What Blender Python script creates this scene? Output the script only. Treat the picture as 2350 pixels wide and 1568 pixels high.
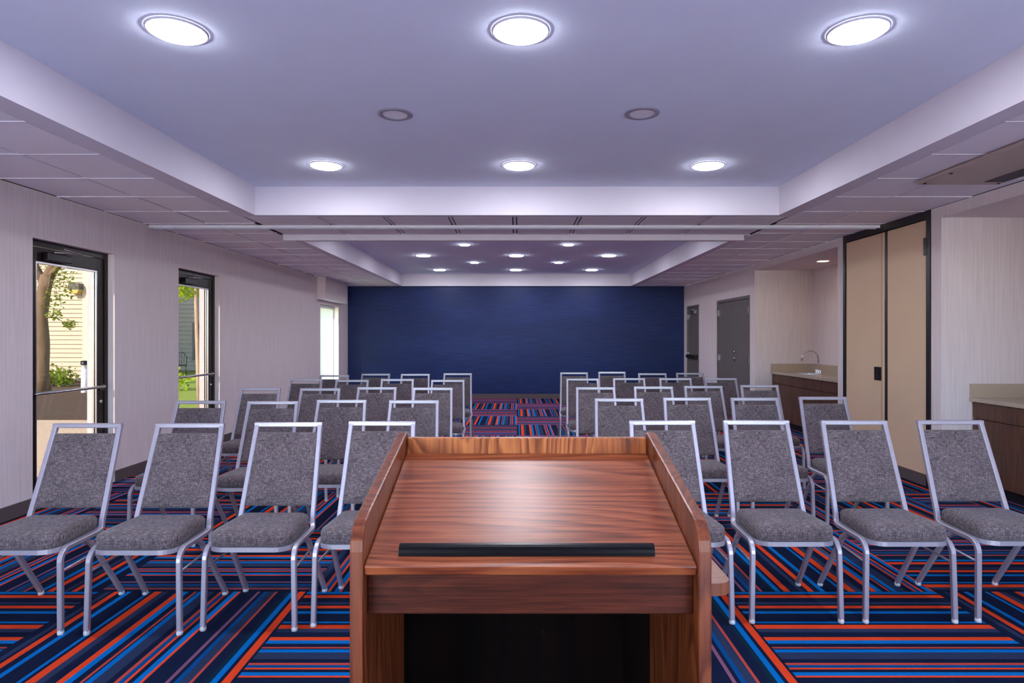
import bpy, math, random
from mathutils import Vector, Matrix

# ------------------------------------------------------------------ camera, world, sun, exposure
scene = bpy.context.scene
COL = scene.collection
for o in list(bpy.data.objects):
    bpy.data.objects.remove(o)

CAM_Z = 1.36
cam_data = bpy.data.cameras.new('camera')
cam_data.sensor_width = 36.0
cam_data.lens = 36.0 * 1450 / 2350
cam_data.shift_x = -11 / 2350
cam_data.shift_y = -8 / 2350
cam_data.clip_start = 0.05
cam_data.clip_end = 200
cam = bpy.data.objects.new('camera', cam_data)
cam.location = (0, 0, CAM_Z)
cam.rotation_euler = (math.radians(90), 0, 0)
COL.objects.link(cam)
scene.camera = cam

SUN_DIR = Vector((1.0, 2.2, -1.5)).normalized()      # direction in which the sunlight travels
world = bpy.data.worlds.new('sky')
scene.world = world
world.use_nodes = True
wn = world.node_tree.nodes
wl = world.node_tree.links
bg = wn['Background']
sky = wn.new('ShaderNodeTexSky')
sky.sky_type = 'NISHITA'
sky.sun_disc = False
sky.sun_elevation = math.asin(-SUN_DIR.z)
sky.sun_rotation = math.atan2(-SUN_DIR.x, -SUN_DIR.y)
sky.altitude = 100
sky.dust_density = 0.0
sky.ozone_density = 3.0
wl.new(sky.outputs[0], bg.inputs['Color'])
bg.inputs['Strength'].default_value = 0.6

sun_data = bpy.data.lights.new('sun', 'SUN')
sun_data.energy = 10.5
sun_data.angle = math.radians(0.6)
sun_data.color = (1.0, 0.93, 0.84)
sun = bpy.data.objects.new('sun', sun_data)
sun.rotation_euler = SUN_DIR.to_track_quat('-Z', 'Y').to_euler()
sun.location = (-10, -10, 15)
COL.objects.link(sun)

scene.view_settings.view_transform = 'Standard'
scene.view_settings.look = 'None'
scene.view_settings.gamma = 1.0
scene.view_settings.exposure = 1.65
scene.view_settings.use_curve_mapping = False

LAMP = 33.0
LAMP_COLOR = (0.88, 0.91, 1.0)

# ------------------------------------------------------------------ helpers
def lin(c):
    c = c / 255.0
    return c / 12.92 if c <= 0.04045 else ((c + 0.055) / 1.055) ** 2.4

def rgb(r, g, b):
    return (lin(r), lin(g), lin(b), 1.0)

class MB:
    """collects shapes into one mesh"""
    def __init__(self):
        self.v = []
        self.f = []
        self.smooth = []
    def add(self, vs, fs, smooth=False):
        n = len(self.v)
        self.v += [tuple(p) for p in vs]
        self.f += [tuple(i + n for i in f) for f in fs]
        self.smooth += [smooth] * len(fs)
        return self
    def box(self, x0, x1, y0, y1, z0, z1):
        vs = [(x0, y0, z0), (x1, y0, z0), (x1, y1, z0), (x0, y1, z0), (x0, y0, z1), (x1, y0, z1), (x1, y1, z1), (x0, y1, z1)]
        fs = [(0, 3, 2, 1), (4, 5, 6, 7), (0, 1, 5, 4), (1, 2, 6, 5), (2, 3, 7, 6), (3, 0, 4, 7)]
        return self.add(vs, fs)
    def cbox(self, x0, x1, y0, y1, z0, z1, c=0.003):
        """box with chamfered edges"""
        vs, idx = [], {}
        for sx, (xa, xb) in enumerate(((x0, x0 + c), (x1, x1 - c))):
            for sy, (ya, yb) in enumerate(((y0, y0 + c), (y1, y1 - c))):
                for sz, (za, zb) in enumerate(((z0, z0 + c), (z1, z1 - c))):
                    for k, p in enumerate(((xa, yb, zb), (xb, ya, zb), (xb, yb, za))):
                        idx[(sx, sy, sz, k)] = len(vs)
                        vs.append(p)
        I = idx
        fs = []
        for s in (0, 1):
            fs.append(tuple(I[(s, a, b, 0)] for a, b in ((0, 0), (1, 0), (1, 1), (0, 1))))
            fs.append(tuple(I[(a, s, b, 1)] for a, b in ((0, 0), (1, 0), (1, 1), (0, 1))))
            fs.append(tuple(I[(a, b, s, 2)] for a, b in ((0, 0), (1, 0), (1, 1), (0, 1))))
        for a in (0, 1):
            for b in (0, 1):
                fs.append((I[(0, a, b, 1)], I[(1, a, b, 1)], I[(1, a, b, 2)], I[(0, a, b, 2)]))
                fs.append((I[(a, 0, b, 0)], I[(a, 1, b, 0)], I[(a, 1, b, 2)], I[(a, 0, b, 2)]))
                fs.append((I[(a, b, 0, 0)], I[(a, b, 1, 0)], I[(a, b, 1, 1)], I[(a, b, 0, 1)]))
                for d in (0, 1):
                    fs.append((I[(a, b, d, 0)], I[(a, b, d, 1)], I[(a, b, d, 2)]))
        # fix winding outward
        cx, cy, cz = (x0 + x1) / 2, (y0 + y1) / 2, (z0 + z1) / 2
        out = []
        for f in fs:
            p = [Vector(vs[i]) for i in f]
            n = (p[1] - p[0]).cross(p[2] - p[0])
            m = sum(p, Vector()) / len(p) - Vector((cx, cy, cz))
            out.append(f if n.dot(m) > 0 else tuple(reversed(f)))
        return self.add(vs, out)
    def tube(self, pts, r, n=8, side=None, square=False, r2=None, smooth=None):
        """sweep a round (or chamfered square) profile along pts; r may be a list"""
        pts = [Vector(p) for p in pts]
        rs = r if isinstance(r, (list, tuple)) else [r] * len(pts)
        if square:
            c = 0.72
            prof = [(1, -c), (1, c), (c, 1), (-c, 1), (-1, c), (-1, -c), (-c, -1), (c, -1)]
            n = 8
        else:
            prof = [(math.cos(2 * math.pi * k / n), math.sin(2 * math.pi * k / n)) for k in range(n)]
        vs, fs = [], []
        ref = Vector(side) if side else None
        for i, p in enumerate(pts):
            if i == 0:
                t = pts[1] - p
            elif i == len(pts) - 1:
                t = p - pts[i - 1]
            else:
                t = (pts[i + 1] - p).normalized() + (p - pts[i - 1]).normalized()
            t.normalize()
            if ref is None:
                ref = Vector((0, 0, 1)) if abs(t.z) < 0.9 else Vector((1, 0, 0))
            a = (ref - t * ref.dot(t))
            if a.length < 1e-5:
                a = t.orthogonal()
            a.normalize()
            b = t.cross(a)
            if side is None:
                ref = a
            q = rs[i]
            q2 = q if r2 is None else r2
            for (u, w) in prof:
                vs.append(p + a * (u * q) + b * (w * q2))
        m = len(pts)
        for i in range(m - 1):
            for k in range(n):
                k2 = (k + 1) % n
                fs.append((i * n + k, i * n + k2, (i + 1) * n + k2, (i + 1) * n + k))
        fs.append(tuple(reversed(range(n))))
        fs.append(tuple((m - 1) * n + k for k in range(n)))
        return self.add(vs, fs, (not square) if smooth is None else smooth)
    def lathe(self, prof, n=32, center=(0, 0, 0), smooth=True):
        """profile of (radius, z); revolves around z"""
        vs, fs = [], []
        cx, cy, cz = center
        for (r, z) in prof:
            for k in range(n):
                a = 2 * math.pi * k / n
                vs.append((cx + r * math.cos(a), cy + r * math.sin(a), cz + z))
        for i in range(len(prof) - 1):
            for k in range(n):
                k2 = (k + 1) % n
                fs.append((i * n + k, i * n + k2, (i + 1) * n + k2, (i + 1) * n + k))
        return self.add(vs, fs, smooth)
    def prism(self, poly, axis, a0, a1):
        """poly of 2D points extruded along axis ('x','y','z') from a0 to a1"""
        def mk(p, a):
            if axis == 'x': return (a, p[0], p[1])
            if axis == 'y': return (p[0], a, p[1])
            return (p[0], p[1], a)
        n = len(poly)
        vs = [mk(p, a0) for p in poly] + [mk(p, a1) for p in poly]
        fs = [tuple(range(n)), tuple(reversed(range(n, 2 * n)))]
        for k in range(n):
            k2 = (k + 1) % n
            fs.append((k, k + n, k2 + n, k2))
        # outward winding
        c = sum((Vector(v) for v in vs), Vector()) / len(vs)
        area = sum(poly[i][0] * poly[(i + 1) % n][1] - poly[(i + 1) % n][0] * poly[i][1] for i in range(n))
        flip = (area > 0) if axis in ('x', 'z') else (area < 0)
        if not flip:
            fs = [tuple(reversed(f)) for f in fs]
        fs = [tuple(reversed(f)) for f in fs] if False else fs
        return self.add(vs, fs)
    def mesh(self, name):
        me = bpy.data.meshes.new(name)
        me.from_pydata(self.v, [], self.f)
        for p, s in zip(me.polygons, self.smooth):
            p.use_smooth = s
        me.update()
        return me
    def build(self, name, mat, parent=None, loc=None):
        o = bpy.data.objects.new(name, self.mesh(name))
        if mat is not None:
            o.data.materials.append(mat)
        COL.objects.link(o)
        if parent is not None:
            o.parent = parent
        if loc is not None:
            o.location = loc
        return o

def link_mesh(name, me, parent=None, loc=None, rz=0.0):
    o = bpy.data.objects.new(name, me)
    COL.objects.link(o)
    if parent is not None:
        o.parent = parent
    if loc is not None:
        o.location = loc
    o.rotation_euler.z = rz
    return o

def tag(o, label=None, cat=None, group=None, kind=None):
    if label: o['label'] = label
    if cat: o['category'] = cat
    if group: o['group'] = group
    if kind: o['kind'] = kind
    return o

def thing(name, label, cat, loc=(0, 0, 0), rz=0.0, group=None, kind=None):
    o = bpy.data.objects.new(name, None)
    o.empty_display_size = 0.1
    o.location = loc
    o.rotation_euler.z = rz
    COL.objects.link(o)
    return tag(o, label, cat, group, kind)

def copy_tree(o, parent=None):
    kids = list(o.children)
    c = o.copy()
    COL.objects.link(c)
    c.parent = parent
    for ch in kids:
        copy_tree(ch, c)
    return c

# ------------------------------------------------------------------ materials
def new_mat(name):
    m = bpy.data.materials.new(name)
    m.use_nodes = True
    nt = m.node_tree
    b = nt.nodes['Principled BSDF']
    return m, nt, b

def N(nt, typ, **kw):
    n = nt.nodes.new(typ)
    for k, v in kw.items():
        setattr(n, k, v)
    return n

def coords(nt, scale=(1, 1, 1), rot=(0, 0, 0)):
    tc = N(nt, 'ShaderNodeTexCoord')
    mp = N(nt, 'ShaderNodeMapping')
    mp.inputs['Scale'].default_value = scale
    mp.inputs['Rotation'].default_value = rot
    nt.links.new(tc.outputs['Object'], mp.inputs['Vector'])
    return mp.outputs['Vector']

def noise(nt, vec, scale=5.0, detail=3.0, rough=0.55):
    n = N(nt, 'ShaderNodeTexNoise')
    n.inputs['Scale'].default_value = scale
    n.inputs['Detail'].default_value = detail
    n.inputs['Roughness'].default_value = rough
    nt.links.new(vec, n.inputs['Vector'])
    return n.outputs['Fac']

def ramp(nt, fac, stops, interp='LINEAR'):
    r = N(nt, 'ShaderNodeValToRGB')
    r.color_ramp.interpolation = interp
    el = r.color_ramp.elements
    el[0].position, el[0].color = stops[0]
    el[1].position, el[1].color = stops[-1]
    for p, c in stops[1:-1]:
        e = el.new(p)
        e.color = c
    nt.links.new(fac, r.inputs['Fac'])
    return r.outputs['Color']

def math_node(nt, op, a, b=None):
    n = N(nt, 'ShaderNodeMath', operation=op)
    for i, x in enumerate((a, b)):
        if x is None: continue
        if isinstance(x, (int, float)):
            n.inputs[i].default_value = x
        else:
            nt.links.new(x, n.inputs[i])
    return n.outputs[0]

def bump(nt, b, h, strength=0.2, dist=0.01):
    n = N(nt, 'ShaderNodeBump')
    n.inputs['Strength'].default_value = strength
    n.inputs['Distance'].default_value = dist
    nt.links.new(h, n.inputs['Height'])
    nt.links.new(n.outputs['Normal'], b.inputs['Normal'])

def plain(name, col, rough=0.6, metal=0.0, spec=0.5, var=0.06, nscale=8.0, stretch=(1, 1, 1), bmp=0.0, coat=0.0):
    """one colour with a faint procedural variation"""
    m, nt, b = new_mat(name)
    fac = noise(nt, coords(nt, stretch), nscale, 4.0)
    lo = tuple(max(0, c * (1 - var)) for c in col[:3]) + (1,)
    hi = tuple(min(1, c * (1 + var)) for c in col[:3]) + (1,)
    nt.links.new(ramp(nt, fac, [(0.25, lo), (0.75, hi)]), b.inputs['Base Color'])
    b.inputs['Roughness'].default_value = rough
    b.inputs['Metallic'].default_value = metal
    b.inputs['Specular IOR Level'].default_value = spec
    b.inputs['Coat Weight'].default_value = coat
    if bmp: bump(nt, b, fac, bmp)
    return m

def emit(name, col, strength):
    m = bpy.data.materials.new(name)
    m.use_nodes = True
    nt = m.node_tree
    nt.nodes.clear()
    e = N(nt, 'ShaderNodeEmission')
    e.inputs['Color'].default_value = tuple(col) + (1,)
    e.inputs['Strength'].default_value = strength
    out = N(nt, 'ShaderNodeOutputMaterial')
    nt.links.new(e.outputs[0], out.inputs['Surface'])
    return m

def wood(name, axis, dark, mid, light, figure=5.0, rings=9.0, fine=90.0, rough=0.36, coat=0.12, amount=0.75, spec=0.4):
    """stretched noise contours give the cathedral figure; fine stretched noise gives the pores"""
    m, nt, b = new_mat(name)
    st = {'x': (0.16, 1, 1), 'y': (1, 0.16, 1), 'z': (1, 1, 0.16)}[axis]
    sf = {'x': (0.03, 1, 1), 'y': (1, 0.03, 1), 'z': (1, 1, 0.03)}[axis]
    big = noise(nt, coords(nt, st), figure, 1.2, 0.35)
    wob = noise(nt, coords(nt, st), figure * 9, 2.0, 0.5)
    ph = math_node(nt, 'ADD', math_node(nt, 'MULTIPLY', big, rings), math_node(nt, 'MULTIPLY', wob, 0.35))
    saw = math_node(nt, 'FRACT', ph)
    s = math_node(nt, 'MULTIPLY', math_node(nt, 'POWER', saw, 1.4), math_node(nt, 'MINIMUM', math_node(nt, 'MULTIPLY', math_node(nt, 'SUBTRACT', 1.0, saw), 5.0), 1.0))
    f1 = noise(nt, coords(nt, sf), fine, 3.0, 0.65)
    s = math_node(nt, 'SUBTRACT', 1.0, s)
    mix = math_node(nt, 'ADD', math_node(nt, 'MULTIPLY', s, 0.5 * amount), math_node(nt, 'MULTIPLY', f1, 1.0 - 0.5 * amount))
    col = ramp(nt, mix, [(0.26, dark), (0.50, mid), (0.72, light)])
    nt.links.new(col, b.inputs['Base Color'])
    b.inputs['Roughness'].default_value = rough
    b.inputs['Coat Weight'].default_value = coat
    b.inputs['Coat Roughness'].default_value = 0.3
    b.inputs['Specular IOR Level'].default_value = spec
    bump(nt, b, mix, 0.06, 0.002)
    return m

M = {}
M['wallpaper'] = plain('wallpaper', rgb(216, 202, 206), 0.75, spec=0.25, var=0.10, nscale=55, stretch=(1, 1, 0.035), bmp=0.08)
M['paint'] = plain('ceiling_paint', rgb(228, 234, 252), 0.8, spec=0.2, var=0.02, nscale=3)
M['tray_paint'] = plain('tray_side_paint', rgb(218, 211, 222), 0.8, spec=0.2, var=0.02, nscale=3)
M['tile'] = plain('mineral_ceiling_tile', rgb(238, 232, 240), 0.9, spec=0.1, var=0.05, nscale=160, bmp=0.12)
M['grid'] = plain('ceiling_grid_metal', rgb(225, 220, 230), 0.5, var=0.02)
M['gap'] = plain('shadow_gap', rgb(70, 62, 72), 0.8, var=0.03)
M['base'] = plain('baseboard_vinyl', rgb(86, 76, 78), 0.5, var=0.05)
M['dark_alu'] = plain('bronze_aluminium', rgb(44, 37, 36), 0.35, metal=0.6, var=0.06)
M['black'] = plain('black_metal', rgb(20, 16, 18), 0.4, var=0.08)
M['steel'] = plain('satin_steel', rgb(196, 192, 196), 0.28, metal=1.0, var=0.05, nscale=30)
M['chrome'] = plain('chrome', rgb(225, 225, 228), 0.08, metal=1.0, var=0.02)
M['white_metal'] = plain('white_metal', rgb(222, 220, 228), 0.45, var=0.03)
M['frame'] = plain('silver_powder_coat', rgb(176, 172, 186), 0.36, metal=0.55, spec=0.5, var=0.05, nscale=40)
M['cream'] = plain('cream_laminate', rgb(214, 182, 154), 0.55, var=0.03, nscale=2)
M['grey_door'] = plain('grey_door_paint', rgb(104, 96, 96), 0.5, var=0.03, nscale=3)
M['stone'] = plain('beige_quartz', rgb(176, 158, 142), 0.2, var=0.07, nscale=120)
M['glide'] = plain('clear_glide', rgb(206, 204, 206), 0.3, var=0.03)
M['rubber'] = plain('black_rubber', rgb(7, 7, 12), 0.3, spec=0.22, var=0.1, nscale=20)
M['shade'] = None
M['lens'] = emit('led_lens', LAMP_COLOR, LAMP)
M['lens_small'] = emit('led_lens_small', LAMP_COLOR, LAMP * 0.8)
M['lens_warm'] = emit('led_lens_warm', (1.0, 0.72, 0.42), 16.0)
M['can'] = plain('can_reflector', rgb(252, 252, 255), 0.3, metal=0.0, var=0.03)
M['can_ring'] = plain('grey_can_ring', rgb(150, 144, 160), 0.5, var=0.03)
M['ring'] = plain('trim_ring', rgb(205, 200, 215), 0.45, var=0.03)
M['oak_x'] = wood('oak_laminate_across', 'x', rgb(64, 25, 13), rgb(122, 58, 32), rgb(154, 84, 49), figure=5.0, rings=24, fine=190, amount=0.6)
M['oak_z'] = wood('oak_laminate_upright', 'z', rgb(54, 21, 9), rgb(96, 44, 22), rgb(124, 63, 35), figure=6, rings=18, fine=160)
M['oak_edge'] = wood('oak_edge_band', 'z', rgb(90, 42, 24), rgb(126, 66, 40), rgb(148, 84, 54), figure=9, rings=8, fine=160, amount=0.4)
M['oak_back'] = wood('oak_back_rail', 'z', rgb(58, 22, 10), rgb(132, 68, 32), rgb(176, 106, 58), figure=7, rings=22, fine=140)
M['oak_apron'] = wood('shade_toned_oak_apron', 'x', rgb(34, 10, 6), rgb(70, 28, 16), rgb(96, 44, 27), figure=9, rings=12, fine=150, amount=0.22, rough=0.5, coat=0.0, spec=0.2)  # oak darkened in its colour for the shade on the apron
M['oak_inner_shade'] = wood('shade_toned_inner_panel', 'z', rgb(6, 4, 4), rgb(12, 8, 8), rgb(20, 12, 11), figure=6, rings=5, fine=60, rough=0.8, coat=0.0, spec=0.03)  # near-black colour stands for the shade inside the lectern
M['walnut'] = wood('walnut_laminate', 'z', rgb(46, 28, 20), rgb(80, 50, 36), rgb(104, 70, 50), figure=5, rings=10, fine=110, rough=0.45, coat=0.05, amount=0.3)

def make_fabric():
    m, nt, b = new_mat('grey_woven_fabric')
    a = noise(nt, coords(nt, (0.14, 0.3, 1.0)), 330, 2.0, 0.6)
    c = noise(nt, coords(nt, (1.0, 0.3, 0.14)), 330, 2.0, 0.6)
    d = noise(nt, coords(nt, (1, 1, 1)), 9, 2.0)
    s = math_node(nt, 'ADD', math_node(nt, 'MULTIPLY', a, 0.45), math_node(nt, 'MULTIPLY', c, 0.45))
    s = math_node(nt, 'ADD', s, math_node(nt, 'MULTIPLY', d, 0.1))
    col = ramp(nt, s, [(0.36, rgb(56, 48, 52)), (0.5, rgb(93, 83, 88)), (0.64, rgb(138, 124, 128))])
    nt.links.new(col, b.inputs['Base Color'])
    b.inputs['Roughness'].default_value = 0.9
    b.inputs['Specular IOR Level'].default_value = 0.15
    b.inputs['Sheen Weight'].default_value = 0.15
    bump(nt, b, s, 0.35, 0.003)
    return m
M['fabric'] = make_fabric()

def make_carpet(horizontal_scale):
    """stripes run along local x; the order of stripes shifts with the object's colour value"""
    m, nt, b = new_mat('striped_carpet')
    tc = N(nt, 'ShaderNodeTexCoord')
    sep = N(nt, 'ShaderNodeSeparateXYZ')
    nt.links.new(tc.outputs['Object'], sep.inputs[0])
    t = math_node(nt, 'MULTIPLY_ADD', sep.outputs['Y'], -1.0 / 1.12)
    nt.nodes[-1].inputs[2].default_value = 0.5
    info = N(nt, 'ShaderNodeObjectInfo')
    sc = N(nt, 'ShaderNodeSeparateColor')
    nt.links.new(info.outputs['Color'], sc.inputs[0])
    t = math_node(nt, 'FRACT', math_node(nt, 'ADD', t, sc.outputs['Red']))
    NV, SL, TE = rgb(20, 30, 58), rgb(44, 56, 86), rgb(14, 44, 62)
    BL, BD, OR, OD, MV = rgb(2, 108, 186), rgb(4, 74, 136), rgb(226, 70, 36), rgb(186, 72, 62), rgb(128, 84, 112)
    st = [(0.0, TE), (0.016, BL), (0.042, NV), (0.056, OR), (0.088, NV), (0.135, SL), (0.16, NV), (0.172, OR), (0.20, NV), (0.232, BL), (0.256, NV),
          (0.335, BL), (0.348, NV), (0.366, OR), (0.402, SL), (0.43, NV), (0.474, OR), (0.502, BL), (0.530, NV), (0.556, OD), (0.57, NV), (0.578, BL), (0.598, SL),
          (0.65, NV), (0.678, OD), (0.692, BD), (0.712, OR), (0.726, NV), (0.744, BL), (0.766, OR), (0.78, NV), (0.86, MV)]
    c1 = ramp(nt, t, st, 'CONSTANT')
    # last stretch of the module
    st2 = [(0.0, MV), (0.872, NV), (0.89, BL), (0.91, SL), (0.945, OD), (0.957, NV)]
    st2 = [(0.0, MV), (0.872, NV), (0.89, BD), (0.91, SL), (0.945, OD), (0.957, NV)]
    c2 = ramp(nt, t, st2, 'CONSTANT')
    gt = math_node(nt, 'GREATER_THAN', t, 0.86)
    mix = N(nt, 'ShaderNodeMix', data_type='RGBA')
    nt.links.new(gt, mix.inputs['Factor'])
    nt.links.new(c1, mix.inputs['A'])
    nt.links.new(c2, mix.inputs['B'])
    pile = noise(nt, coords(nt), 420, 2.0, 0.7)
    mul = N(nt, 'ShaderNodeMix', data_type='RGBA', blend_type='MULTIPLY')
    mul.inputs['Factor'].default_value = 1.0
    nt.links.new(mix.outputs['Result'], mul.inputs['A'])
    nt.links.new(ramp(nt, pile, [(0.2, (0.55, 0.55, 0.55, 1)), (0.8, (1.25, 1.25, 1.25, 1))]), mul.inputs['B'])
    nt.links.new(mul.outputs['Result'], b.inputs['Base Color'])
    b.inputs['Roughness'].default_value = 0.95
    b.inputs['Specular IOR Level'].default_value = 0.04
    bump(nt, b, pile, 0.5, 0.004)
    return m
M['carpet'] = make_carpet(1.0)

def make_blue():
    m, nt, b = new_mat('navy_grasscloth')
    f = noise(nt, coords(nt, (0.03, 1, 1)), 70, 4.0, 0.65)
    g = noise(nt, coords(nt, (0.25, 1, 1)), 1.4, 2.0)
    s = math_node(nt, 'ADD', math_node(nt, 'MULTIPLY', f, 0.7), math_node(nt, 'MULTIPLY', g, 0.3))
    nt.links.new(ramp(nt, s, [(0.3, rgb(12, 25, 66)), (0.5, rgb(22, 40, 92)), (0.7, rgb(38, 58, 116))]), b.inputs['Base Color'])
    b.inputs['Roughness'].default_value = 0.5
    b.inputs['Specular IOR Level'].default_value = 0.28
    bump(nt, b, f, 0.15, 0.003)
    return m
M['blue'] = make_blue()

def make_glass(name='clear_glass', tint=(0.93, 0.95, 0.93, 1)):
    m = bpy.data.materials.new(name)
    m.use_nodes = True
    nt = m.node_tree
    nt.nodes.clear()
    out = N(nt, 'ShaderNodeOutputMaterial')
    tr = N(nt, 'ShaderNodeBsdfTransparent')
    tr.inputs['Color'].default_value = tint
    gl = N(nt, 'ShaderNodeBsdfGlossy')
    gl.inputs['Roughness'].default_value = 0.01
    lw = N(nt, 'ShaderNodeLayerWeight')
    lw.inputs['Blend'].default_value = 0.5
    p5 = math_node(nt, 'POWER', lw.outputs['Facing'], 5.0)
    fr = math_node(nt, 'MULTIPLY_ADD', p5, 0.9)
    nt.nodes[-1].inputs[2].default_value = 0.035
    mx = N(nt, 'ShaderNodeMixShader')
    nt.links.new(fr, mx.inputs[0])
    nt.links.new(tr.outputs[0], mx.inputs[1])
    nt.links.new(gl.outputs[0], mx.inputs[2])
    nt.links.new(mx.outputs[0], out.inputs['Surface'])
    return m
M['glass'] = make_glass()
M['cooling_glass'] = make_glass('cooling_blue_glass', (0.90, 0.93, 0.97, 1))  # blue tint added to cool the fill daylight of the bays
M['dimming_glass'] = make_glass('dimming_tint_glass', (0.41, 0.392, 0.372, 1))  # tint added to hold the outdoor view down to room brightness

def make_translucent(name, col, mixf, var=0.1, nscale=20):
    m = bpy.data.materials.new(name)
    m.use_nodes = True
    nt = m.node_tree
    nt.nodes.clear()
    out = N(nt, 'ShaderNodeOutputMaterial')
    d = N(nt, 'ShaderNodeBsdfDiffuse')
    t = N(nt, 'ShaderNodeBsdfTranslucent')
    mx = N(nt, 'ShaderNodeMixShader')
    mx.inputs[0].default_value = mixf
    f = noise(nt, coords(nt), nscale, 3.0)
    lo = tuple(c * (1 - var) for c in col[:3]) + (1,)
    hi = tuple(min(1, c * (1 + var)) for c in col[:3]) + (1,)
    c = ramp(nt, f, [(0.3, lo), (0.7, hi)])
    nt.links.new(c, d.inputs['Color'])
    nt.links.new(c, t.inputs['Color'])
    nt.links.new(d.outputs[0], mx.inputs[1])
    nt.links.new(t.outputs[0], mx.inputs[2])
    nt.links.new(mx.outputs[0], out.inputs['Surface'])
    return m
M['shade'] = make_translucent('white_roller_shade', rgb(240, 238, 234), 0.55, 0.02)
M['leaf'] = make_translucent('leaf_green', rgb(140, 160, 60), 0.5, 0.3, 3)
M['leaf_bright'] = make_translucent('leaf_bright_green', rgb(186, 206, 60), 0.5, 0.3, 3)
M['bark'] = plain('bark', rgb(126, 102, 78), 0.9, var=0.3, nscale=14, stretch=(1, 1, 0.2), bmp=0.6)
M['bark_pale'] = plain('pale_bark', rgb(190, 164, 138), 0.9, var=0.2, nscale=20, stretch=(1, 1, 0.3), bmp=0.4)
M['siding'] = plain('cream_siding', rgb(212, 190, 164), 0.7, var=0.04, nscale=4, stretch=(0.2, 1, 3))
M['siding_trim'] = plain('cream_trim', rgb(236, 212, 182), 0.6, var=0.03)
M['paving'] = plain('concrete_paving', rgb(214, 188, 158), 0.9, var=0.08, nscale=14, bmp=0.1)
M['mulch'] = plain('brown_mulch', rgb(88, 66, 46), 0.95, var=0.5, nscale=30, bmp=0.6)
M['grass'] = plain('grass', rgb(150, 168, 64), 0.95, var=0.35, nscale=18, bmp=0.5)
M['dark_glass'] = plain('dark_window_glass', rgb(30, 32, 36), 0.08, var=0.1)
M['roof'] = plain('asphalt_roof', rgb(96, 88, 84), 0.9, var=0.2, nscale=25)
M['amber'] = plain('amber_diffuser', rgb(216, 180, 96), 0.4, var=0.06)

# ------------------------------------------------------------------ room dimensions
XL, XR = -3.80, 3.76
Y_FAR, Y_NEAR = 14.20, -1.1
ZC = 2.526          # low ceiling
ZT = 2.795          # tray ceiling
WT = 0.26           # wall thickness

# floor: sub-floor slab and carpet squares
floor = tag(MB().box(XL - WT, XR + 1.1, Y_NEAR - 0.2, Y_FAR + 0.2, -0.16, -0.008).build('floor', M['base']), 'carpeted floor of the meeting room', None, None, 'structure')
random.seed(4)
SX, SY = 1.12, 1.085
X0, Y0 = 0.0, 3.388
def carpet_mesh(w, d):
    me = MB().box(-w / 2, w / 2, -d / 2, d / 2, -0.008, 0.0).mesh('carpet_tile')
    me.materials.append(M['carpet'])
    return me
CARPETS = {}
for r in range(-6, 10):
    for c in range(-4, 4):
        xa, xb = X0 + c * SX, X0 + (c + 1) * SX
        ya, yb = Y0 + r * SY, Y0 + (r + 1) * SY
        xa, xb = max(xa, XL), min(xb, XR)
        ya, yb = max(ya, Y_NEAR), min(yb, Y_FAR)
        if xb - xa < 0.02 or yb - ya < 0.02:
            continue
        deep = (c + r) % 2 != 0           # stripes run away from the camera
        w, d = xb - xa - 0.002, yb - ya - 0.002
        if deep: w, d = d, w
        key = (round(w, 3), round(d, 3))
        if key not in CARPETS: CARPETS[key] = carpet_mesh(w, d)
        rz = 0.0
        if deep: rz = math.pi / 2
        o = link_mesh('carpet_tile', CARPETS[key], floor, ((xa + xb) / 2, (ya + yb) / 2, 0), rz)
        off = 0.0 if r == -1 else random.choice((0.0, 0.13, 0.31, 0.47, 0.62, 0.78))
        if r == -1 and deep: off = 0.10
        o.color = (off, 0, 0, 1)
# carpet runs into the two service alcoves
for ya, yb in ((3.2, 5.59), (7.40, 9.985)):
    me = MB().box(-(yb - ya) / 2, (yb - ya) / 2, -0.45, 0.45, -0.008, 0.0).mesh('carpet_tile')
    me.materials.append(M['carpet'])
    o = link_mesh('carpet_tile', me, floor, (XR + 0.451, (ya + yb) / 2, 0), math.pi / 2)
    o.color = (0.3, 0, 0, 1)

# walls ------------------------------------------------------------
DA, DB, WC = (4.96, 5.97), (7.10, 8.08), (12.22, 13.47)
DOOR_H = 2.15
w = MB()
x0, x1 = XL - WT, XL
w.box(x0, x1, Y_NEAR, DA[0], 0, ZC)
w.box(x0, x1, DA[0], DA[1], DOOR_H, ZC)
w.box(x0, x1, DA[1], DB[0], 0, ZC)
w.box(x0, x1, DB[0], DB[1], DOOR_H, ZC)
w.box(x0, x1, DB[1], WC[0], 0, ZC)
w.box(x0, x1, WC[0], WC[1], 2.02, ZC)
w.box(x0, x1, WC[1], Y_FAR + 0.2, 0, ZC)
tag(w.build('wall_left', M['wallpaper']), kind='structure')

AN, AF = (3.20, 5.597), (7.40, 9.985)      # near and far alcove
ZA = 2.428
AX = 4.676
CL = (5.733, 7.26)                          # partition closet
D4, D3 = (10.19, 11.85), (13.04, 13.94)
RD_H = 2.056
w = MB()
T = 0.14
w.box(XR, XR + T, Y_NEAR, AN[0], 0, ZC)
w.box(XR, XR + T, AN[0], AN[1], ZA, ZC)
w.box(XR, AX, AN[1], CL[0], 0, ZC)
w.box(XR + 0.12, AX, CL[0], CL[1], 0, ZC)
w.box(XR, AX, CL[1], AF[0], 0, ZC)
w.box(XR, XR + T, AF[0], AF[1], ZA, ZC)
w.box(XR, AX, AF[1], D4[0], 0, ZC)
w.box(XR, XR + T, D4[0], D4[1], RD_H, ZC)
w.box(XR, XR + T, D4[1], D3[0], 0, ZC)
w.box(XR, XR + T, D3[0], D3[1], RD_H, ZC)
w.box(XR, XR + T, D3[1], Y_FAR + 0.2, 0, ZC)
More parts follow.
